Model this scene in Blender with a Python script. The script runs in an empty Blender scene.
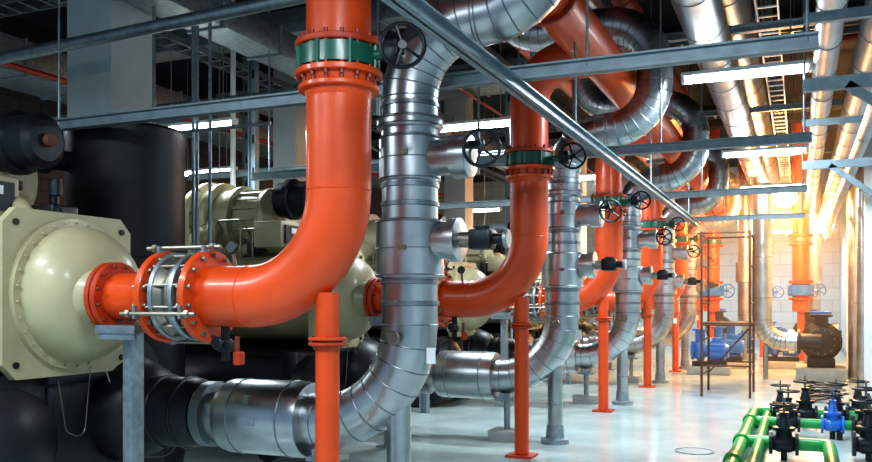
import bpy, bmesh, math, random
from mathutils import Vector, Matrix, Quaternion
random.seed(7)
scene = bpy.context.scene
C = bpy.context
R_ = math.radians

# ---------------------------------------------------------------- materials
def mat(name, col, rough=0.5, metal=0.0, coat=0.0, noise=0.0, nscale=6.0, bump=0.0, bscale=20.0,
        emit=None, estr=0.0, rvar=0.0, stretch=(1,1,1)):
    m = bpy.data.materials.new(name); m.use_nodes = True
    nt = m.node_tree; b = nt.nodes['Principled BSDF']
    b.inputs['Base Color'].default_value = (*col, 1)
    b.inputs['Roughness'].default_value = rough
    b.inputs['Metallic'].default_value = metal
    if coat: 
        b.inputs['Coat Weight'].default_value = coat
        b.inputs['Coat Roughness'].default_value = 0.16
    if emit:
        b.inputs['Emission Color'].default_value = (*emit, 1)
        b.inputs['Emission Strength'].default_value = estr
    if noise or bump or rvar:
        g = nt.nodes.new('ShaderNodeNewGeometry')
        mp = nt.nodes.new('ShaderNodeMapping'); mp.inputs['Scale'].default_value = stretch
        nt.links.new(g.outputs['Position'], mp.inputs['Vector'])
        if noise or rvar:
            n = nt.nodes.new('ShaderNodeTexNoise'); n.inputs['Scale'].default_value = nscale
            n.inputs['Detail'].default_value = 5
            nt.links.new(mp.outputs[0], n.inputs['Vector'])
        if noise:
            r = nt.nodes.new('ShaderNodeValToRGB')
            r.color_ramp.elements[0].position = 0.3; r.color_ramp.elements[1].position = 0.7
            r.color_ramp.elements[0].color = (*[c*(1-noise) for c in col], 1)
            r.color_ramp.elements[1].color = (*[min(1, c*(1+noise*0.6)) for c in col], 1)
            nt.links.new(n.outputs['Fac'], r.inputs[0]); nt.links.new(r.outputs[0], b.inputs['Base Color'])
        if rvar:
            q = nt.nodes.new('ShaderNodeMapRange')
            q.inputs['To Min'].default_value = max(0.03, rough-rvar); q.inputs['To Max'].default_value = rough+rvar
            nt.links.new(n.outputs['Fac'], q.inputs['Value']); nt.links.new(q.outputs[0], b.inputs['Roughness'])
        if bump:
            n2 = nt.nodes.new('ShaderNodeTexNoise'); n2.inputs['Scale'].default_value = bscale
            nt.links.new(mp.outputs[0], n2.inputs['Vector'])
            bp = nt.nodes.new('ShaderNodeBump'); bp.inputs['Strength'].default_value = bump
            bp.inputs['Distance'].default_value = 0.02
            nt.links.new(n2.outputs['Fac'], bp.inputs['Height']); nt.links.new(bp.outputs[0], b.inputs['Normal'])
    return m

M = {}
M['orange'] = mat('orange_paint', (0.70,0.074,0.007), 0.42, coat=0.2, noise=0.15, nscale=3, bump=0.04, bscale=9)
M['orange_d'] = mat('orange_paint_worn', (0.48,0.042,0.008), 0.5, noise=0.25, nscale=14)
M['alu'] = mat('aluminium_cladding', (0.50,0.525,0.55), 0.33, 1.0, noise=0.22, nscale=4, bump=0.06, bscale=6, rvar=0.10)
M['alu_b'] = mat('aluminium_band', (0.24,0.27,0.30), 0.42, 1.0)
M['galv'] = mat('galvanised_steel', (0.33,0.39,0.43), 0.42, 0.75, noise=0.25, nscale=18)
M['strut'] = mat('painted_strut', (0.25,0.32,0.36), 0.45, 0.3, noise=0.2, nscale=10)
M['bolt'] = mat('zinc_bolt', (0.27,0.25,0.21), 0.42, 0.9)
M['obolt'] = mat('painted_bolt', (0.22,0.045,0.02), 0.5, 0.3)
M['cream'] = mat('cream_enamel', (0.43,0.385,0.235), 0.42, coat=0.15, noise=0.16, nscale=3, bump=0.05, bscale=6)
M['black'] = mat('black_insulation', (0.007,0.009,0.014), 0.42, noise=0.3, nscale=5, bump=0.15, bscale=9)
M['dark'] = mat('dark_cast_iron', (0.012,0.016,0.022), 0.4, 0.3, noise=0.3, nscale=12)
M['green'] = mat('green_valve_enamel', (0.010,0.10,0.065), 0.35, coat=0.2)
M['gpipe'] = mat('green_ppr_pipe', (0.010,0.34,0.07), 0.35, noise=0.1)
M['blue'] = mat('blue_enamel', (0.010,0.15,0.60), 0.3, coat=0.4)
M['white'] = mat('white_enamel', (0.75,0.77,0.78), 0.4)
M['rust'] = mat('rusty_brown_steel', (0.13,0.055,0.028), 0.6, 0.2, noise=0.3, nscale=20)
M['red'] = mat('red_sprinkler_paint', (0.30,0.02,0.012), 0.4)
M['conc'] = mat('concrete_plinth', (0.36,0.38,0.38), 0.8, noise=0.15, nscale=8, bump=0.2)
M['colpaint'] = mat('painted_concrete_column', (0.62,0.67,0.67), 0.7, noise=0.08, nscale=3, bump=0.1)
M['tube'] = mat('lamp_tube', (1,1,1), 0.4, emit=(0.90,0.97,1.0), estr=20)
M['warm'] = mat('added_glow_lamp_glass', (1,0.7,0.3), 0.4, emit=(1.0,0.74,0.36), estr=90)  # emissive bulb of the lamps added for the far-end glow
M['warmtube'] = mat('warm_lamp_tube', (1,0.9,0.6), 0.4, emit=(1.0,0.84,0.5), estr=20)
M['cable'] = mat('black_cable', (0.01,0.01,0.012), 0.5)

def floor_mat():
    m = bpy.data.materials.new('epoxy_floor'); m.use_nodes = True
    nt = m.node_tree; b = nt.nodes['Principled BSDF']
    g = nt.nodes.new('ShaderNodeNewGeometry')
    n = nt.nodes.new('ShaderNodeTexNoise'); n.inputs['Scale'].default_value = 0.9; n.inputs['Detail'].default_value = 8
    n.inputs['Roughness'].default_value = 0.65
    nt.links.new(g.outputs['Position'], n.inputs['Vector'])
    r = nt.nodes.new('ShaderNodeValToRGB')
    r.color_ramp.elements[0].position = .3; r.color_ramp.elements[1].position = .72
    r.color_ramp.elements[0].color = (0.38,0.48,0.485,1); r.color_ramp.elements[1].color = (0.55,0.65,0.65,1)
    nt.links.new(n.outputs['Fac'], r.inputs[0]); nt.links.new(r.outputs[0], b.inputs['Base Color'])
    q = nt.nodes.new('ShaderNodeMapRange'); q.inputs['To Min'].default_value=.08; q.inputs['To Max'].default_value=.28
    nt.links.new(n.outputs['Fac'], q.inputs['Value']); nt.links.new(q.outputs[0], b.inputs['Roughness'])
    return m
M['floor'] = floor_mat()
def wall_mat(name, c1, c2, sx, sz):
    m = bpy.data.materials.new(name); m.use_nodes = True
    nt = m.node_tree; b = nt.nodes['Principled BSDF']; b.inputs['Roughness'].default_value=.6
    g = nt.nodes.new('ShaderNodeNewGeometry'); s = nt.nodes.new('ShaderNodeSeparateXYZ')
    nt.links.new(g.outputs['Position'], s.inputs[0])
    a = nt.nodes.new('ShaderNodeMath'); a.operation='ADD'
    nt.links.new(s.outputs['X'], a.inputs[0]); nt.links.new(s.outputs['Y'], a.inputs[1])
    c = nt.nodes.new('ShaderNodeCombineXYZ')
    nt.links.new(a.outputs[0], c.inputs['X']); nt.links.new(s.outputs['Z'], c.inputs['Y'])
    k = nt.nodes.new('ShaderNodeTexBrick'); k.inputs['Scale'].default_value=1
    k.offset = 0 if sz > 1 else .5
    k.inputs['Brick Width'].default_value=sx; k.inputs['Row Height'].default_value=sz
    k.inputs['Mortar Size'].default_value=.012
    k.inputs['Color1'].default_value=(*c1,1); k.inputs['Color2'].default_value=(*[x*.88 for x in c1],1)
    k.inputs['Mortar'].default_value=(*c2,1)
    nt.links.new(c.outputs[0], k.inputs['Vector']); nt.links.new(k.outputs['Color'], b.inputs['Base Color'])
    return m
M['wall_panel'] = wall_mat('acoustic_wall_panel', (0.50,0.61,0.66), (0.22,0.28,0.31), 1.2, 2.4)
M['wall_brick'] = wall_mat('dark_block_wall', (0.085,0.075,0.08), (0.04,0.036,0.04), .5, .25)
M['wall_far'] = wall_mat('far_block_wall', (0.45,0.56,0.62), (0.28,0.35,0.39), .8, .4)
M['ceil'] = mat('dark_soffit', (0.018,0.022,0.030), .85, noise=.4, nscale=2)
M['ceilbeam'] = mat('soffit_beam', (0.038,0.036,0.040), .8, noise=.3, nscale=3)

# ---------------------------------------------------------------- mesh builder
def V(*a): return Vector(a)
X=V(1,0,0); Y=V(0,1,0); Z=V(0,0,1)

class B:
    def __init__(s, name, origin=(0,0,0)):
        s.name=name; s.bm=bmesh.new(); s.mats=[]; s.o=Vector(origin)
    def mi(s, m):
        m=M[m]
        if m not in s.mats: s.mats.append(m)
        return s.mats.index(m)
    def frame(s, ax):
        ax=Vector(ax).normalized()
        up = Z if abs(ax.z)<.9 else X
        u=ax.cross(up).normalized(); v=ax.cross(u).normalized()
        return ax,u,v
    def skin(s, rings, m, closed=False, cap=True):
        i=s.mi(m); n=len(rings[0])
        L=[[s.bm.verts.new(p) for p in r] for r in rings]
        for a,b in zip(L, L[1:]+([L[0]] if closed else [])):
            for k in range(n):
                f=s.bm.faces.new((a[k],a[(k+1)%n],b[(k+1)%n],b[k])); f.material_index=i; f.smooth=True
        if cap and not closed:
            for r in (L[0],L[-1]):
                f=s.bm.faces.new(r); f.material_index=i
    def lathe(s, p, ax, prof, m, seg=32):
        ax,u,v=s.frame(ax); p=Vector(p); rings=[]
        for t,r in prof:
            r=max(r,.0005)
            rings.append([p+ax*t+(u*math.cos(a)+v*math.sin(a))*r for a in [2*math.pi*k/seg for k in range(seg)]])
        s.skin(rings,m)
    def cyl(s, p0, p1, r, m, seg=20, r2=None):
        p0=Vector(p0); p1=Vector(p1); d=p1-p0
        s.lathe(p0,d,[(0,r),(d.length,r if r2 is None else r2)],m,seg)
    def disc(s, c, ax, r, t, m, seg=32, bev=.006):
        s.lathe(Vector(c)-Vector(ax).normalized()*t/2, ax, [(0,r-bev),(bev,r),(t-bev,r),(t,r-bev)], m, seg)
    def box(s, c, size, m, rot=None, bev=0.0):
        i=s.mi(m); c=Vector(c)
        mt=Matrix.Translation(c)@(rot.to_4x4() if rot else Matrix.Identity(4))@Matrix.Diagonal((*size,1))
        g=bmesh.ops.create_cube(s.bm,size=1,matrix=mt)
        fs=set(f for vv in g['verts'] for f in vv.link_faces)
        for f in fs: f.material_index=i
        if bev:
            es=list(set(e for f in fs for e in f.edges))
            r=bmesh.ops.bevel(s.bm,geom=es,offset=bev,segments=2,affect='EDGES',profile=.5)
            for f in r['faces']: f.material_index=i
    def torus(s, c, ax, R, r, m, seg=28, s2=8):
        ax,u,v=s.frame(ax); c=Vector(c); rings=[]
        for k in range(seg):
            a=2*math.pi*k/seg; d=u*math.cos(a)+v*math.sin(a)
            rings.append([c+d*(R+r*math.cos(b))+ax*r*math.sin(b) for b in [2*math.pi*j/s2 for j in range(s2)]])
        s.skin(rings,m,closed=True)
    def bolts(s, c, ax, R, n, L=.09, r=.013, m='bolt'):
        ax,u,v=s.frame(ax); c=Vector(c)
        for k in range(n):
            a=2*math.pi*(k+.5)/n; p=c+(u*math.cos(a)+v*math.sin(a))*R
            s.cyl(p-ax*L/2,p+ax*L/2,r,m,6)
    def route(s, pts, Rs, n=8):
        pts=[Vector(p) for p in pts]; out=[pts[0]]; arcs=[]
        for i in range(1,len(pts)-1):
            R=Rs[i-1] if isinstance(Rs,(list,tuple)) else Rs
            a=(pts[i-1]-pts[i]).normalized(); b=(pts[i+1]-pts[i]).normalized()
            ang=math.pi-a.angle(b); t=R*math.tan(ang/2)
            cen=pts[i]+(a+b).normalized()*(R/math.cos(ang/2))
            s0=pts[i]+a*t-cen; ax=s0.cross(pts[i]+b*t-cen).normalized()
            arc=[]
            for k in range(n+1):
                q=Quaternion(ax, ang*k/n); arc.append((cen+q@s0, (q@(-a)).normalized()))
            arcs.append(arc); out+= [p for p,_ in arc]
        out.append(pts[-1]); return out,arcs
    def pipe(s, pts, Rs, r, m, n=10, seg=32, bead=None, beadw=.008):
        P,arcs=s.route(pts,Rs,n)
        T=[]
        for i in range(len(P)):
            if i==0: t=P[1]-P[0]
            elif i==len(P)-1: t=P[-1]-P[-2]
            else: t=(P[i]-P[i-1]).normalized()+(P[i+1]-P[i]).normalized()
            T.append(t.normalized())
        _,u,v=s.frame(T[0]); rings=[]
        for i,p in enumerate(P):
            if i:
                q=T[i-1].rotation_difference(T[i]); u=q@u
            u=(u-T[i]*u.dot(T[i])).normalized(); v=T[i].cross(u)
            rings.append([p+(u*math.cos(a)+v*math.sin(a))*r for a in [2*math.pi*k/seg for k in range(seg)]])
        s.skin(rings,m)
        if bead:
            for arc in arcs:
                for p,t in arc: s.torus(p,t,r,beadw,bead,28,6)
    def wheel(s, c, ax, R, m='dark', spokes=5, stem=0.08):
        axn,u,v=s.frame(ax); c=Vector(c)
        s.torus(c,axn,R,R*.10,m,28,8)
        s.cyl(c-axn*R*.12,c+axn*R*.15,R*.2,m,12)
        for k in range(spokes):
            a=2*math.pi*k/spokes
            s.cyl(c,c+(u*math.cos(a)+v*math.sin(a))*R,R*.07,m,6)
        if stem: s.cyl(c,c-axn*stem,R*.11,m,8)
    def make(s, parent=None):
        me=bpy.data.meshes.new(s.name)
        bmesh.ops.recalc_face_normals(s.bm,faces=s.bm.faces)
        for vv in s.bm.verts: vv.co-=s.o
        s.bm.to_mesh(me); s.bm.free()
        for m in s.mats: me.materials.append(m)
        me.set_sharp_from_angle(angle=R_(32))
        ob=bpy.data.objects.new(s.name,me); ob.location=s.o
        C.collection.objects.link(ob)
        if parent: ob.parent=parent
        return ob

def clone(ob, loc, name=None):
    o=bpy.data.objects.new(name or ob.name.split('.')[0], ob.data); o.location=loc; o.scale=ob.scale
    C.collection.objects.link(o)
    return o

# ---------------------------------------------------------------- room
XL,XR,YB,YF,ZC=-14.0,1.20,-3.0,31.0,6.2
def slab(name,c,size,m):
    b=B(name,c); b.box(c,size,m); return b.make()
slab('floor',((XL+XR)/2,(YB+YF)/2,-.1),(XR-XL,YF-YB,.2),'floor')
slab('ceiling',((XL+XR)/2,(YB+YF)/2,ZC+.1),(XR-XL,YF-YB,.2),'ceil')
slab('wall_left',(XL-.1,(YB+YF)/2,ZC/2),(.2,YF-YB,ZC),'wall_brick')
slab('wall_right',(XR+.1,(YB+YF)/2,ZC/2),(.2,YF-YB,ZC),'wall_panel')
slab('wall_far',((XL+XR)/2,YF+.1,ZC/2),(XR-XL+.4,.2,ZC),'wall_far')
slab('baseboard_right',(XR-.015,(YB+YF)/2,.08),(.03,YF-YB,.16),'strut')
for i,y in enumerate([2.5,7.0,11.5,15.0,21.3,26]):
    slab('ceiling_beam',((XL+XR)/2,y,ZC-.25),(XR-XL,.4,.5),'ceilbeam')
for x in (-12,-8.2,-4.6):
    slab('ceiling_beam',(x,(YB+YF)/2,ZC-.16),(.3,YF-YB,.32),'ceilbeam')
def column(x,y,w):
    b=B('concrete_column',(x,y,0)); b.box((x,y,ZC/2),(w,w,ZC),'colpaint',bev=.02); b.make()
column(-6.62,6.80,.6); column(-8.8,13.6,.5); column(-6.9,17.35,.5); column(-11.5,9.0,.5); column(-5.2,20.95,.5)

# ---------------------------------------------------------------- pipes
PX=-2.425; SX=-2.33
UY=[4.24,7.95,11.7,15.4,19.1]
SY=[5.0,8.85,12.6,16.3,20.0]

def orange_unit():
    b=B('condenser_water_pipe',(PX,UY[0],0)); y=UY[0]; r=.186
    b.pipe([(-3.34,y,1.54),(PX,y,1.54),(PX,y,2.82)],.6,r,'orange',n=16,seg=40)
    b.pipe([(PX,y,2.97),(PX,y,3.83),(-1.80,y,3.83)],.42,r,'orange',n=12,seg=40)
    # butt-weld beads
    b.torus((PX,y,2.14),Z,r,.004,'orange',40,6); b.torus((-3.025,y,1.54),X,r,.004,'orange',40,6)
    for z in (2.80,2.965): 
        b.disc((PX,y,z),Z,.25,.035,'orange_d' if z>2.9 else 'orange'); b.bolts((PX,y,z),Z,.225,16,.085,.012,'obolt')
    b.lathe((PX,y,2.82),Z,[(0,.20),(.01,.236),(.12,.236),(.13,.20)],'green',32)
    for k in range(8):
        a=k*math.pi/4; b.cyl((PX+.235*math.cos(a),y+.235*math.sin(a),2.81),(PX+.235*math.cos(a),y+.235*math.sin(a),2.96),.014,'green',8)
    b.lathe((PX,y,2.66),Z,[(0,r),(.08,.205),(.13,.215),(.132,.20)],'orange')
    b.disc((PX,y,2.72),Z,.232,.03,'orange'); b.bolts((PX,y,2.74),Z,.215,16,.05,.010,'obolt')
    b.cyl((PX+.2,y,2.89),(PX+.36,y,2.89),.03,'green',12)
    b.box((PX+.36,y-.02,2.89),(.10,.12,.12),'dark',bev=.015)
    b.wheel((PX+.47,y-.14,2.88),(.45,-1,0),.118,'dark',5,.14)
    for x in (-3.33,-3.66):
        b.disc((x,y,1.54),X,.285,.045,'orange'); b.bolts((x,y,1.54),X,.25,14,.10,.014)
    b.lathe((-3.64,y,1.54),X,[(0,.20),(.03,.22),(.08,.262),(.10,.25),(.13,.235),(.16,.25),(.18,.262),(.24,.22),(.28,.20)],'bolt')
    b.disc((-3.42,y,1.54),X,.275,.03,'galv'); b.disc((-3.57,y,1.54),X,.275,.03,'galv')
    b.bolts((-3.49,y,1.54),X,.255,12,.24,.010)
    for a in (20,100,200,290):
        d=V(0,math.cos(R_(a)),math.sin(R_(a)))*.305
        p=V(-3.49,y,1.54)+d
        b.cyl(p-X*.28,p+X*.28,.014,'bolt',8)
        for sgn in (-1,1):
            b.box(p+X*sgn*.17-d*.1,(.02,.08,.08),'galv'); b.disc(p+X*sgn*.22,X,.026,.03,'bolt',6,.002)
    b.lathe((-4.08,y,1.54),X,[(0,.150),(.30,.150),(.40,.186)],'orange')
    b.disc((-4.07,y,1.54),X,.225,.04,'orange_d'); b.disc((-4.12,y,1.54),X,.225,.035,'orange_d'); b.bolts((-4.09,y,1.54),X,.198,12,.12,.012,'obolt')
    b.cyl((-3.2,y-.02,1.36),(-3.2,y-.02,1.15),.028,'dark',10); b.box((-3.2,y-.02,1.24),(.08,.08,.07),'dark',bev=.01)
    b.cyl((-3.10,y-.04,1.30),(-3.10,y-.04,1.14),.016,'obolt',8); b.disc((-3.2,y-.1,1.26),Y,.04,.03,'dark',16)
    b.box((-3.08,y-.05,1.17),(.05,.06,.08),'orange_d',bev=.01)
    b.cyl((-3.10,y-.06,1.72),(-3.10,y-.08,1.80),.012,'bolt',8); b.disc((-3.1,y-.09,1.83),(0,-1,.2),.04,.025,'dark',16)
    lx=-2.50
    b.cyl((lx,y,1.28),(lx,y,1.56),.07,'orange',24)
    b.cyl((lx,y,.03),(lx,y,1.28),.07,'orange',24)
    b.disc((lx,y,1.295),Z,.112,.020,'orange'); b.disc((lx,y,1.265),Z,.112,.020,'orange_d'); b.bolts((lx,y,1.28),Z,.092,6,.06,.009,'obolt')
    b.box((lx,y,.012),(.26,.26,.024),'orange_d')
    return b.make()

def silver_unit():
    b=B('insulated_chilled_water_pipe',(SX,SY[0],0)); y=SY[0]; r=.183; tx=-1.365
    b.pipe([(-3.95,y,.70),(SX,y,.70),(SX,y,3.30),(tx,y,3.30),(tx,y,4.40),(-3.0,y,4.40),(-3.0,y,ZC-.02)],
           [.66,.48,.46,.48,.45],r,'alu',n=8,seg=40,bead='alu_b',beadw=.005)
    for z in (1.48,1.62,2.12,2.24,2.76): b.lathe((SX,y,z),Z,[(0,r),(.004,r+.008),(.03,r+.008),(.034,r)],'alu_b')
    for z0,z1,rr in ((1.66,2.04,.222),(2.28,2.58,.200),(2.62,2.70,.215)):
        b.lathe((SX,y,z0),Z,[(0,r),(.004,rr-.008),(.012,rr),(z1-z0-.012,rr),(z1-z0-.004,rr-.008),(z1-z0,r)],'alu',40)
        for z in (z0+.02,z1-.02): b.torus((SX,y,z),Z,rr,.006,'alu_b',40,6)
    b.torus((SX,y,1.85),Z,.222,.004,'alu_b',40,6); b.torus((SX,y,2.43),Z,.200,.004,'alu_b',40,6)
    b.box((SX+.05,y-.22,1.85),(.05,.012,.03),'bolt'); b.box((SX+.05,y-.198,2.45),(.05,.012,.03),'bolt')
    b.lathe((SX+.15,y,2.43),X,[(0,.115),(.16,.115),(.165,.14),(.27,.14),(.275,.13)],'alu',32)
    b.torus((SX+.42,y,2.43),X,.10,.006,'alu_b'); b.disc((SX+.43,y,2.43),X,.045,.02,'bolt',16)
    b.cyl((SX+.38,y-.02,2.50),(SX+.52,y-.02,2.50),.02,'dark',10)
    b.wheel((SX+.54,y-.12,2.45),(.5,-1,0),.112,'dark',5,.14)
    b.lathe((SX+.15,y,1.90),X,[(0,.12),(.13,.12),(.135,.14),(.20,.14),(.205,.12)],'alu',32)
    b.cyl((SX+.34,y,1.90),(SX+.44,y,1.90),.05,'bolt',16)
    b.box((SX+.50,y,1.90),(.15,.14,.13),'dark',bev=.02); b.cyl((SX+.5,y,1.98),(SX+.5,y,1.95),.05,'dark',16)
    b.cyl((SX+.57,y,1.90),(SX+.66,y,1.90),.035,'dark',12)
    b.disc((SX+.66,y,1.90),X,.06,.03,'galv',20)
    b.lathe((-3.74,y,.70),X,[(0,r),(.005,.25),(.05,.262),(.62,.262),(.67,.25),(.675,r)],'alu',40)
    for x in (-3.60,-3.2): b.torus((x,y,.70),X,.262,.006,'alu_b',40,6)
    for x in (-3.95,): b.lathe((x,y,.70),X,[(0,.20),(.01,.235),(.09,.235),(.10,.20)],'alu_b',32)
    b.box((-3.42,y-.262,.70),(.12,.012,.05),'galv'); b.box((-3.42,y-.262,.85),(.04,.02,.05),'bolt')
    b.cyl((SX-.18,y-.05,2.48),(SX-.26,y-.12,2.53),.01,'bolt',8); b.disc((SX-.27,y-.14,2.56),(-.2,-1,0),.045,.03,'bolt',20)
    b.disc((SX-.27,y-.158,2.56),(-.2,-1,0),.036,.01,'white',20)
    b.cyl((SX+.0,y-.18,1.25),(SX+.0,y-.24,1.25),.012,'bolt',8); b.disc((SX,y-.25,1.28),Y,.045,.02,'bolt',20)
    b.cyl((SX+.19,y-.12,1.40),(SX+.21,y-.14,1.22),.003,'bolt',6); b.box((SX+.21,y-.14,1.17),(.06,.004,.10),'white')
    lx=SX-.08
    b.cyl((lx,y,.03),(lx,y,.88),.080,'alu',24); b.torus((lx,y,.42),Z,.080,.008,'alu_b')
    b.lathe((lx,y,.0),Z,[(0,.15),(.05,.15),(.06,.10),(.2,.09)],'galv',24)
    return b.make()

def chiller():
    y0=UY[0]; b=B('water_cooled_chiller',(-6.5,y0,0)); y=y0+.14
    zc=1.56
    b.lathe((-8.9,y,zc),X,[(0,.42),(0.1,.47),(4.25,.47)],'cream',40)
    def sheet(x):
        pts=[]
        h=.555;c=.10
        for sy,sz in ((1,1),(1,-1),(-1,-1),(-1,1)):
            a=(sy*h,sz*(h-c)); d=(sy*(h-c),sz*h)
            pts += [d,a] if sy*sz>0 else [a,d]
        i=b.mi('cream')
        f1=[b.bm.verts.new((x+.03,y+p,zc+q)) for p,q in pts]; f0=[b.bm.verts.new((x-.03,y+p,zc+q)) for p,q in pts]
        b.bm.faces.new(f1).material_index=i; b.bm.faces.new(f0[::-1]).material_index=i
        for k in range(8):
            b.bm.faces.new((f1[k],f1[(k+1)%8],f0[(k+1)%8],f0[k])).material_index=i
    sheet(-4.64); sheet(-8.2)
    prof=[(0,.515),(.045,.515),(.05,.465)]
    for k in range(0,13):
        a=k/12*math.pi/2; prof.append((.07+.33*math.sin(a),.465*math.cos(a)**.8 if k<12 else .0))
    b.lathe((-4.61,y,zc),X,prof,'cream',48); b.bolts((-4.57,y,zc),X,.49,30,.045,.010,'cream')
    b.lathe((-4.34,y0+.03,zc-.02),X,[(0,.22),(.20,.160),(.205,.160)],'cream',32)
    for (dy,dz) in ((-.46,-.46),(.46,-.46),(-.46,.46),(.46,.46)): b.cyl((-4.65,y+dy,zc+dz),(-4.595,y+dy,zc+dz),.022,'dark',10)
    ye=y0+.76
    b.lathe((-8.8,ye,.78),X,[(0,.4),(.1,.5),(4.0,.5),(4.02,.5)],'black',40)
    b.box((-4.80,y0+.30,.55),(.22,1.75,.92),'black',bev=.04)
    b.lathe((-4.75,ye,.70),X,[(0,.40),(.12,.40),(.30,.33),(.36,.26),(.72,.25),(.78,.22)],'black',36)
    b.torus((-4.1,ye,.70),X,.25,.018,'black'); b.torus((-4.3,ye,.70),X,.26,.014,'black')
    b.lathe((-8.8,y0-.25,.55),X,[(0,.3),(.1,.38),(4.0,.38)],'black',32)
    b.lathe((-4.70,y0-.35,.58),X,[(0,.38),(.10,.36),(.2,.24),(.24,.05)],'black',32)
    b.box((-4.72,y0+.02,.50),(.10,.06,.85),'dark',bev=.01); b.box((-4.66,y0+.35,.98),(.08,.8,.06),'dark',bev=.01)
    for x in (-8.3,-6.6,-5.0):
        b.box((x,y0+.3,.06),(.3,1.9,.12),'dark')
    yc=y0+.35; z=2.46
    b.lathe((-6.75,yc,z),X,[(0,.1),(.01,.30),(.10,.42),(.22,.44),(.24,.48),(.30,.48),(.32,.40),(.42,.40),(.44,.46),(.5,.46),(.52,.37),(.70,.37),(.72,.41),(.77,.41),(.79,.34),(1.1,.33),(1.12,.37),(1.17,.37),(1.19,.30),(1.28,.26),(1.29,.05)],'cream',40)
    b.bolts((-6.48,yc,z),X,.46,18,.10,.014)
    for a in range(0,360,20):
        d=V(0,math.cos(R_(a)),math.sin(R_(a)))
        b.box(V(-5.8,yc,z)+d*.35,(.3,.02,.03),'cream',rot=Matrix.Rotation(R_(a),3,'X'))
    b.lathe((-5.48,yc-.05,2.68),X,[(0,.15),(.01,.20),(.12,.20),(.14,.235),(.20,.235),(.22,.20),(.42,.20),(.46,.15),(.47,.03)],'dark',32)
    b.disc((-4.99,yc-.05,2.68),X,.05,.05,'rust',16)
    b.box((-6.0,yc,2.08),(.8,.5,.14),'dark',bev=.02)
    b.pipe([(-6.9,yc,2.46),(-7.5,yc,2.46),(-7.5,ye,1.1)],.35,.20,'cream',n=10)
    b.pipe([(-6.2,yc-.35,2.35),(-6.2,yc-.62,2.2),(-6.2,yc-.55,1.8)],.1,.12,'cream',n=6)
    b.pipe([(-6.6,y0+.1,2.05),(-5.6,y0+.1,2.12),(-5.05,y0+.1,2.2),(-4.95,y0+.1,1.9)],.12,.075,'cream',n=6)
    # copper-coloured instrument lines, solenoids and junction boxes
    for k,(dx,dy) in enumerate(((-5.6,-.30),(-5.5,-.22),(-5.9,-.34))):
        b.pipe([(dx,y0+dy,2.0),(dx,y0+dy,2.30+.05*k),(dx+.35,y0+dy,2.30+.05*k),(dx+.35,y0+dy+.3,2.1)],.05,.011,'bolt',n=5,seg=8)
    b.cyl((-5.35,y0+.30,2.1),(-5.35,y0+.30,2.34),.035,'bolt',12); b.box((-5.35,y0+.30,2.37),(.10,.08,.07),'dark',bev=.01)
    b.box((-5.60,y0+.05,2.16),(.22,.20,.22),'dark',bev=.02)
    b.box((-5.25,y0-.10,2.24),(.35,.42,.28),'cream',bev=.015); b.box((-5.06,y0-.10,2.24),(.02,.3,.2),'dark'); b.box((-5.05,y0-.10,2.28),(.02,.1,.06),'white')
    b.box((-5.25,y0+.55,2.14),(.3,.25,.2),'dark',bev=.02); b.cyl((-5.1,y0+.45,2.3),(-5.1,y0+.45,2.42),.05,'dark',14)
    b.cyl((-5.3,y0+.62,2.24),(-5.3,y0+.62,2.4),.04,'dark',12); b.box((-5.45,y0+.75,2.0),(.2,.2,.25),'dark',bev=.02)
    b.pipe([(-5.0,y0+.4,2.2),(-4.9,y0+.6,1.7),(-4.7,y0+.72,1.3)],.15,.012,'cable',n=5,seg=8)
    b.pipe([(-4.63,y-.12,1.08),(-4.60,y-.06,.62),(-4.60,y+.10,.55),(-4.60,y+.16,1.08)],.06,.004,'bolt',n=5,seg=6)
    b.pipe([(-4.62,y+.30,1.05),(-4.4,y+.40,.38),(-4.3,y+.66,.36),(-4.25,y+.76,.9)],.1,.004,'bolt',n=5,seg=6)
    return b.make()

o1=orange_unit(); s1=silver_unit(); c1=chiller()
for i in range(1,5):
    clone(o1,(PX,UY[i],0)); clone(s1,(SX,SY[i],0)); clone(c1,(-6.5,UY[i],0))

def post(y):
    b=B('pipe_support_post',(-3.95,y,0))
    b.box((-3.95,y,.66),(.075,.075,1.30),'galv'); b.box((-3.91,y,.66),(.02,.11,1.30),'galv')
    b.box((-3.95,y,1.335),(.32,.30,.05),'galv'); b.box((-3.95,y,.01),(.2,.2,.02),'galv')
    b.box((-3.95,y-.13,1.31),(.30,.02,.08),'galv')
    return b.make()
p1=post(UY[0])
for i in range(1,5): clone(p1,(-3.95,UY[i],0))

for yy in SY[:4]:
    b=B('pipe_saddle_support',(-2.95,yy,0))
    b.box((-2.95,yy,.06),(.34,.34,.12),'conc',bev=.01); b.cyl((-2.95,yy,.12),(-2.95,yy,.46),.035,'galv',14)
    b.box((-2.95,yy,.45),(.22,.2,.03),'galv'); b.box((-2.95,yy,.49),(.12,.2,.06),'galv'); b.make()

b=B('condenser_water_header',(-1.75,12,3.83))
b.lathe((-1.75,4.0,3.83),Y,[(0,.05),(.04,.15),(.1,.193),(20,.193)],'orange',40)
for yy in (6.2,10.1,13.8,17.5): b.disc((-1.75,yy,3.83),Y,.24,.05,'orange_d'); b.bolts((-1.75,yy,3.83),Y,.22,12,.1,.013,'obolt')
b.make()
def header(name,x,z,r,y0,y1,m='alu',step=1.0):
    b=B(name,(x,y0,z)); b.cyl((x,y0,z),(x,y1,z),r,m,36)
    yy=y0+.4
    while yy<y1:
        b.torus((x,yy,z),Y,r,.006,'alu_b' if m=='alu' else m,32,6); yy+=step
    return b.make()
header('insulated_header_pipe',-.80,4.05,.19,4.6,24)
header('insulated_header_pipe',-.72,4.72,.24,4.6,28)
header('insulated_header_pipe',-2.3,5.03,.22,2.5,28)
header('insulated_duct_pipe',.22,3.75,.11,4.5,26)
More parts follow.
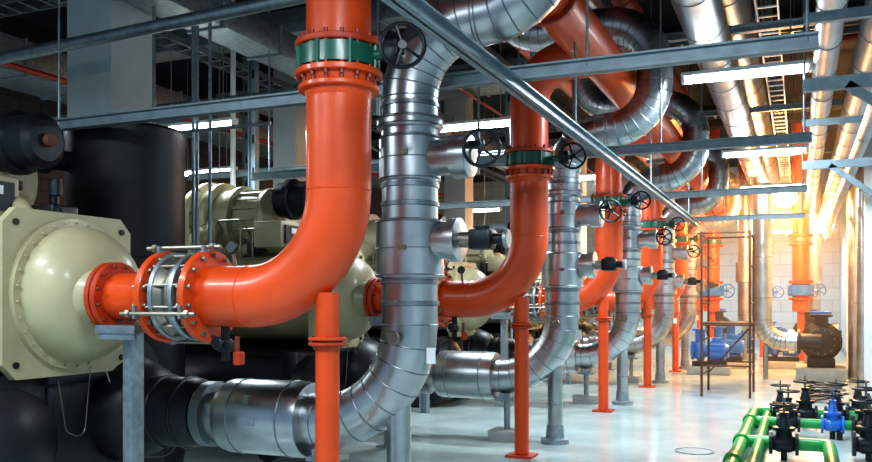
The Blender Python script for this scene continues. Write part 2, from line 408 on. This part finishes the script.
header('insulated_duct_pipe',.62,3.80,.16,4.5,26)
header('insulated_duct_pipe',.62,3.25,.07,4.5,26,'galv',2.5)
header('condenser_water_branch',-3.3,4.95,.17,3,28,'orange',2.5)
header('condenser_water_branch',-1.72,4.72 ,.12,6,28,'orange_d',2.5)

# ---------------------------------------------------------------- struts
def strut(name,p0,p1,w=.08,h=.08,m='strut',rods=()):
    p0=Vector(p0);p1=Vector(p1);c=(p0+p1)/2; b=B(name,c); d=p1-p0; L=d.length
    ax=d.normalized(); rot=Matrix((ax,Z.cross(ax),Z)).transposed()
    t=.012
    b.box(c,(L,t,h),m,rot=rot); s=Z.cross(ax)
    for k in (1,-1):
        for q in (1,-1):
            b.box(c+Z*(k*(h/2-t/2))+s*(q*w/4),(L,w/2+(t if q>0 else 0),t),m,rot=rot)
    for f in rods:
        q=p0+d*f
        b.cyl(q,V(q.x,q.y,ZC-.01),.010,'galv',8)
    return b.make()
strut('pipe_rack_beam',(-1.70,3.0,2.915),(-1.70,15.9,2.915),.08,.085,rods=(.3,.6,.9))
for yy in (5.33,8.42,12.15,15.85):
    strut('cross_beam',(-6.0,yy,3.005),(.10,yy,3.005),.08,.09,rods=(.04,.78,.99))
strut('cross_beam',(-8.5,10.3,3.4),(-2.7,10.3,3.4),.08,.09,rods=(.1,.9))
for yy in (6.3,9.2,13.1,17.1):
    strut('cross_beam',(-2.8,yy,4.30),(1.18,yy,4.30),.07,.08,'galv',rods=(.02,.6))
for yy in (6.5,10.2,14.9,20.3):
    x=.99
    b=B('steel_column',(x,yy,0))
    b.box((x,yy,ZC/2),(.012,.14,ZC),'white'); b.box((x,yy-.07,ZC/2),(.12,.012,ZC),'white'); b.box((x,yy+.07,ZC/2),(.12,.012,ZC),'white')
    b.box((x,yy,.01),(.2,.25,.02),'galv')
    if yy<11:
        b.box((.50,yy-.11,3.0),(.96,.05,.09),'strut'); b.box((.50,yy-.11,3.46),(.96,.05,.07),'strut')
        rot=Matrix.Rotation(R_(38),3,'Y'); b.box((.58,yy-.11,2.76),(.72,.05,.06),'strut',rot=rot)
    b.make()
def run(name,pts,r,m,Rb=.12,seg=16):
    b=B(name,pts[0]); b.pipe(pts,Rb,r,m,n=6,seg=seg); return b.make()
def riser(x,y,r):
    b=B('vertical_drain_pipe',(x,y,0)); b.cyl((x,y,0),(x,y,ZC-.01),r,'alu',24)
    for k in range(6): b.torus((x,y,.5+k),Z,r,.006,'alu_b',24,6)
    b.make()
riser(1.03,17.0,.09); riser(1.0,19.0,.11); riser(1.05,13.2,.06)
run('galvanised_water_pipe',[(-9.0,5.75,3.75),(-2.9,5.75,3.95),(-2.9,5.75,ZC)],.055,'galv',.2)
run('galvanised_water_pipe',[(-11.0,9.1,4.15),(-3.4,9.1,4.15)],.05,'galv')
run('sprinkler_pipe',[(-13.9,11.0,4.6),(1.1,11.0,4.6)],.03,'red')
run('sprinkler_pipe',[(-9.9,3,4.75),(-9.9,28,4.75)],.04,'red')
run('sprinkler_pipe',[(-5.4,3,5.2),(-5.4,28,5.2)],.03,'red')
for (x,y) in ((-5.62,6.95),(-5.75,7.05),(-5.5,7.0)):
    run('vertical_conduit',[(x,y,ZC),(x,y,2.0)],.018,'galv')
run('vertical_conduit',[(-6.0,6.75,5.6),(-6.0,6.75,3.2),(-4.6,6.75,3.2)],.018,'galv',.1)
run('vertical_conduit',[(-7.6,10.2,ZC),(-7.6,10.2,2.0)],.04,'white')
for x,y in ((-3.1,5.75),(-3.45,9.3),(-3.25,13),(-3.1,6.05)):
    run('drop_conduit',[(x,y,ZC),(x,y,3.0)],.015,'galv')
for (x,y) in ((-6.9,9.72),(-9.6,13.3),(-4.7,10.55),(-4.7,14.2)):
    b=B('strut_post',(x,y,0)); b.box((x,y,ZC/2),(.10,.012,ZC),'strut'); b.box((x-.05,y,ZC/2),(.012,.10,ZC),'strut'); b.box((x+.05,y,ZC/2),(.012,.10,ZC),'strut')
    for k in range(12): b.box((x,y-.01,.6+k*.45),(.03,.012,.12),'dark')
    b.make()
def tray(x0,x1,y0,y1,z,along='Y',m='galv'):
    b=B('cable_tray',((x0+x1)/2,(y0+y1)/2,z)); cx=(x0+x1)/2; cy=(y0+y1)/2
    if along=='Y':
        for x in (x0,x1): b.box((x,cy,z),(.015,y1-y0,.09),m)
        yy=y0
        while yy<y1: b.box((cx,yy,z-.03),(x1-x0,.03,.015),m); yy+=.3
        for k in range(3): b.cyl((x0+.05+.04*k,y0,z-.005),(x0+.05+.04*k,y1,z-.005),.015,'cable',8)
    else:
        for y in (y0,y1): b.box((cx,y,z),(x1-x0,.015,.09),m)
        xx=x0
        while xx<x1: b.box((xx,cy,z-.03),(.03,y1-y0,.015),m); xx+=.3
        for k in range(3): b.cyl((x0,y0+.05+.07*k,z-.005),(x1,y0+.05+.07*k,z-.005),.018,'cable',8)
    return b.make()
tray(-.40,-.20,4.8,27,4.46,'Y','white'); tray(-10,1.1,7.75,8.1,5.35,'X'); tray(-10,1.1,12.9,13.3,5.35,'X'); tray(-8.1,-7.8,3,28,5.1)
tray(-4.4,-4.0,3,28,5.05); tray(-10,1.1,18,18.4,5.35,'X')
def duct(c,size):
    b=B('ventilation_duct',c); b.box(c,size,'galv',bev=.01)
    L=max(size); ax=0 if size[0]==L else 1; k=-L/2+.3
    while k<L/2:
        cc=list(c); cc[ax]+=k; sz=[s+.05 for s in size]; sz[ax]=.04; b.box(cc,sz,'strut'); k+=1.1
    b.make()
duct((-10.6,14,5.0),(.9,22,.5)); duct((-6.2,14.2,5.45),(7.4,.7,.35)); duct((-6.2,10.45,5.5),(7.4,.45,.35)); duct((-5.95,14,4.65),(.45,18,.32))

# ---------------------------------------------------------------- black insulated tank
b=B('black_insulated_tank',(-5.7,6.05,0)); tx,ty=-5.7,6.05
b.lathe((tx,ty,0),Z,[(0,.50),(.1,.52),(2.95,.52),(2.98,.53),(3.05,.53),(3.08,.50)],'black',48)
b.torus((tx,ty,1.9),Z,.52,.008,'black',40,6)
b.lathe((tx-.25,ty-.45,2.75),(-.25,-1,0),[(0,.09),(.18,.10),(.19,.14),(.27,.14),(.29,.09),(.34,.08)],'dark',24)
b.make()
header('black_insulated_pipe',-4.05,.30,.12,5.9,7.2,'black',3)

# ---------------------------------------------------------------- lamps
LZ=3.68
def lamp_mesh(m):
    b=B('fluorescent_lamp',(0,0,LZ))
    b.box((0,0,LZ+.05),(1.18,.12,.04),'white',bev=.008); b.box((0,0,LZ),(1.10,.095,.06),m,bev=.02)
    for x in (-.57,.57): b.box((x,0,LZ),(.03,.10,.06),'white')
    for x in (-.4,.4): b.cyl((x,0,LZ+.06),(x,0,ZC-.01),.006,'galv',6)
    return b.make()
lm=lamp_mesh('tube'); lw=lamp_mesh('warmtube')
def light(parent,e,col,off=-.045,sx=1.05):
    l=bpy.data.lights.new('tube_light','AREA'); l.shape='RECTANGLE'; l.size=sx; l.size_y=.09; l.energy=e; l.color=col
    o=bpy.data.objects.new('tube_light',l); o.location=(0,0,off); C.collection.objects.link(o); o.parent=parent
first=True
cool=(.82,.94,1.0); warmc=(1,.78,.48)
cools=[(-.48,8.6,130),(-.48,13.2,150),(-6.88,8.5,90),(-3.75,9.8,90),(-9.1,11.5,90),(-7.0,18.8,80),(-3.8,14.6,90),(-10,6.2,60),(-.9,2.0,110),(-5.2,2.2,80),(-3.4,1.2,90),(-.48,28.0,140),(-3.9,27.0,120)]  # out-of-view lamps and the farthest ones are added for general illumination
for x,y,e in cools:
    o=lm if first else clone(lm,(x,y,LZ)); o.location=(x,y,LZ); first=False
    light(o,e,cool)
first=True
for x,y in [(-.48,17.2),(-.48,22.6),(-3.9,20.6)]:
    o=lw if first else clone(lw,(x,y,LZ)); o.location=(x,y,LZ); first=False
    light(o,70,warmc)
for (x,y,z,e) in ((-.30,19.4,3.82,850),(.55,24.0,3.6,110),(-2.9,23.5,4.2,180)):  # lamps added to produce the warm far-end glow and wall wash
    b=B('added_glow_lamp',(x,y,z))
    b.lathe((x,y,z+.35),-Z,[(0,.05),(.02,.09),(.12,.10),(.14,.14),(.30,.20),(.31,.20)],'white',32)
    b.lathe((x,y,z+.06),-Z,[(0,.19),(.08,.25),(.18,.26),(.28,.20),(.34,.10),(.345,.01)],'warm',32)
    b.cyl((x,y,z+.35),(x,y,4.42),.012,'galv',8)
    o=b.make()
    l=bpy.data.lights.new('added_glow_light','POINT'); l.energy=e; l.color=(1,.38,.09); l.shadow_soft_size=.15
    q=bpy.data.objects.new('added_glow_light',l); q.location=(0,-.1,-.46); C.collection.objects.link(q); q.parent=o

# scattering volume added in the far bay to spread the warm glow
hm=bpy.data.materials.new('added_glow_scatter'); hm.use_nodes=True; nt=hm.node_tree; nt.nodes.clear()
out=nt.nodes.new('ShaderNodeOutputMaterial'); vs=nt.nodes.new('ShaderNodeVolumeScatter')
vs.inputs['Density'].default_value=.020; vs.inputs['Color'].default_value=(1,.92,.84,1); vs.inputs['Anisotropy'].default_value=.5
nt.links.new(vs.outputs[0],out.inputs['Volume'])
M['haze']=hm
b=B('added_glow_volume',(-1.3,19.5,2.9)); b.box((-1.3,19.5,2.9),(4.8,11.0,5.6),'haze'); b.make()

# ---------------------------------------------------------------- green manifold with gate valves
b=B('green_pipe_manifold',(0,9,0)); zg=.16; r=.06
b.pipe([(-.52,5.6,zg),(-.52,11.2,zg),(.88,11.2,zg)],.12,r,'gpipe',seg=24)
b.pipe([(-.52,8.75,zg),(.25,8.75,zg),(.25,6.5,zg)],.1,r,'gpipe',seg=24)
b.pipe([(-.52,10.3,zg),(.88,10.3,zg)],.1,r*.9,'gpipe',seg=24)
b.pipe([(-.36,6,zg),(-.36,10.9,zg)],.1,r*.8,'gpipe',seg=24)
for (x,y) in ((-.52,8.75),(-.52,10.3),(-.52,7.6)): b.disc((x,y,zg),Y,r+.02,.16,'gpipe',24)
for y in (6.2,8.0,9.6,10.9): b.box((-.44,y,.045),(.36,.06,.09),'dark')
for x in (.4,.8): b.box((x,11.2,.045),(.06,.12,.09),'dark'); b.box((x,10.3,.045),(.06,.12,.09),'dark')
b.make()
def gate(x,y,s=1.0,m='dark',axis=X,zb=.16,name='gate_valve'):
    b=B(name,(x,y,0)); z=zb
    b.lathe(V(x,y,z)-axis*.13*s,axis,[(0,.11*s),(.03*s,.11*s),(.031*s,.065*s),(.08*s,.085*s),(.18*s,.085*s),(.229*s,.065*s),(.23*s,.11*s),(.26*s,.11*s)],m,24)
    b.lathe((x,y,z),Z,[(0,.08*s),(.12*s,.07*s),(.125*s,.10*s),(.155*s,.10*s),(.16*s,.06*s),(.26*s,.035*s),(.27*s,.045*s),(.30*s,.045*s)],m,20)
    b.cyl((x,y,z+.28*s),(x,y,z+.44*s),.012*s,'bolt' if m!='blue' else m,8)
    b.wheel((x,y,z+.37*s),Z,.12*s,m if m!='blue' else 'dark',5,0)
    b.cyl((x,y,0),(x,y,z),.03,'dark',10)
    return b.make()
for x,y,s in ((-.22,11.2,.9),(.06,11.2,1.05),(.40,11.2,1.0),(-.12,10.3,.95),(.66,10.3,1.1),(-.14,8.75,1.0),(.60,9.0,1.1),(.66,11.7,1.0)):
    gate(x,y,s)
gate(.33,10.3,.9,'blue',name='blue_gate_valve')
b=B('wire_coil',(.35,14.2,0))
for k in range(18):
    a=random.random()*6.28
    b.torus((.35+.06*math.cos(a),14.2+.06*math.sin(a),.06+.012*k),(random.uniform(-.2,.2),random.uniform(-.2,.2),1),.24+random.uniform(-.06,.06),.011,random.choice(['bolt','cable','rust']),24,6)
b.make()
b=B('floor_drain',(-.98,8.9,0)); b.torus((-.98,8.9,.004),Z,.19,.006,'galv',36,6); b.disc((-.98,8.9,.003),Z,.17,.006,'conc',36,.001); b.make()
b=B('scaffold_stand',(-1.05,14.6,0))
for x in (-1.45,-.72):
    for y in (14.2,15.3): b.cyl((x,y,0),(x,y,2.65),.02,'rust',10)
    for z in (.35,.9,1.5,2.1,2.6): b.cyl((x,14.2,z),(x,15.3,z),.014,'rust',8)
for y in (14.2,15.3):
    for z in (.5,1.15,2.62): b.cyl((-1.45,y,z),(-.72,y,z),.014,'rust',8)
b.cyl((-1.45,15.3,.3),(-.72,15.3,1.15),.012,'rust',8)
b.box((-1.09,14.75,1.17),(.76,1.1,.03),'rust'); b.make()

# ---------------------------------------------------------------- far pumps
def pump(x,y):
    b=B('circulation_pump',(x,y,0))
    b.box((x,y,.12),(.9,1.5,.24),'conc',bev=.01)
    b.lathe((x,y-.65,.75),Y,[(0,.14),(.02,.26),(.10,.27),(.12,.20),(.3,.38),(.5,.38),(.6,.24),(.62,.28),(1.2,.28),(1.25,.2)],'dark',32)
    b.bolts((x,y-.6,.75),Y,.235,12,.1,.014)
    b.box((x,y+.1,.33),(.5,1.0,.2),'dark',bev=.02)
    b.box((x+.30,y+.25,.85),(.16,.3,.22),'dark',bev=.02)
    b.pipe([(x,y-.3,.75),(x,y-.3,1.25)],.1,.13,'dark'); b.disc((x,y-.3,1.25),Z,.21,.05,'dark')
    b.disc((x,y-.3,1.31),Z,.19,.05,'blue')
    return b.make()
def blue_pump(x,y):
    b=B('blue_pump_motor',(x,y,0))
    b.box((x,y,.10),(1.0,.6,.20),'conc',bev=.01); b.box((x,y,.26),(.8,.35,.12),'dark',bev=.01)
    b.lathe((x-.45,y,.58),X,[(0,.10),(.02,.22),(.08,.24),(.10,.18),(.20,.27),(.30,.27),(.36,.15),(.42,.15),(.44,.23),(.82,.23),(.84,.18),(.9,.16)],'blue',28)
    for k in range(10): 
        a=k*math.pi/5; b.box((x+.18,y+.23*math.cos(a),.58+.23*math.sin(a)),(.34,.015,.04),'blue',rot=Matrix.Rotation(a-math.pi/2,3,'X'))
    b.box((x+.18,y,.86),(.2,.16,.1),'blue',bev=.01)
    b.pipe([(x-.22,y,.6),(x-.22,y,1.1)],.1,.12,'blue'); b.disc((x-.22,y,1.1),Z,.19,.05,'blue')
    return b.make()
pm=pump(.38,18.5)
for x,y in ((.2,23.6),(-2.2,26.6)): clone(pm,(x,y,0))
bp=blue_pump(-1.55,20.6); bp.scale=(.85,.85,.85)
for x,y in ((-1.75,18.7),(-.35,21.0),(-1.5,23.9),(-.6,26.6)): clone(bp,(x,y,0))
b=B('insulated_pump_riser',(-.68,17.85,0)); yy=17.85
b.pipe([(-.68,yy,3.85),(-.68,yy,.75),(-.02,yy,.75)],.42,.18,'alu',n=8,bead='alu_b')
b.lathe((-.20,yy,.75),X,[(0,.18),(.005,.23),(.10,.23),(.105,.18)],'alu',32)
for z in (1.6,2.4,3.2): b.torus((-.68,yy,z),Z,.18,.01,'alu_b')
b.pipe([(-.03,yy,.75),(.38,yy,.75)],.1,.16,'dark'); b.disc((-.02,yy,.75),X,.25,.06,'dark')
b.cyl((-.62,yy,0),(-.62,yy,.7),.05,'galv',14)
b.make()
def far_riser(x,y):
    b=B('pump_discharge_riser',(x,y,0))
    b.cyl((x,y,1.3),(x,y,ZC-.02),.19,'orange',28)
    for z in (1.6,2.0,2.9,3.1): b.disc((x,y,z),Z,.27,.06,'orange_d')
    b.lathe((x,y,1.66),Z,[(0,.2),(.02,.29),(.26,.29),(.28,.2)],'blue',28)
    b.wheel((x+.38,y-.1,1.8),-Y,.16,'blue',5,.1); b.cyl((x,y,1.8),(x+.38,y-.05,1.8),.03,'blue',10)
    b.disc((x,y,3.0),Z,.24,.1,'green')
    b.cyl((x,y,0),(x,y,1.3),.08,'orange',16)
    return b.make()
fr=far_riser(.02,21.9)
for x,y in ((-2.0,21.9),(-.95,25.2),(-2.6,25.0)): clone(fr,(x,y,0))
def far_silver(x,y):
    b=B('insulated_pump_suction_pipe',(x,y,0))
    b.pipe([(x,y,ZC-.02),(x,y,.8),(x+.6,y,.8)],.4,.17,'alu',n=8,bead='alu_b',beadw=.006)
    b.cyl((x,y,0),(x,y,.9),.05,'galv',12); b.lathe((x,y,2.0),Z,[(0,.17),(.01,.22),(.5,.22),(.51,.17)],'alu')
    return b.make()
fs=far_silver(-1.25,22.3)
for x,y in ((.35,25.4),(-3.3,22.5)): clone(fs,(x,y,0))

# ---------------------------------------------------------------- world, camera
w=bpy.data.worlds.new('world'); scene.world=w; w.use_nodes=True
bg=w.node_tree.nodes['Background']; bg.inputs[0].default_value=(.42,.64,.90,1); bg.inputs[1].default_value=.45
cam=bpy.data.cameras.new('camera'); cam.lens=35.0; cam.sensor_width=36; cam.shift_y=72/872; cam.clip_start=.05
co=bpy.data.objects.new('camera',cam); co.location=(0,0,1.5); co.rotation_euler=(R_(90),0,R_(23.23))
C.collection.objects.link(co); scene.camera=co
scene.view_settings.view_transform='Standard'
try: scene.view_settings.look='Medium High Contrast'
except Exception: scene.view_settings.look='None'
scene.view_settings.exposure=0.0
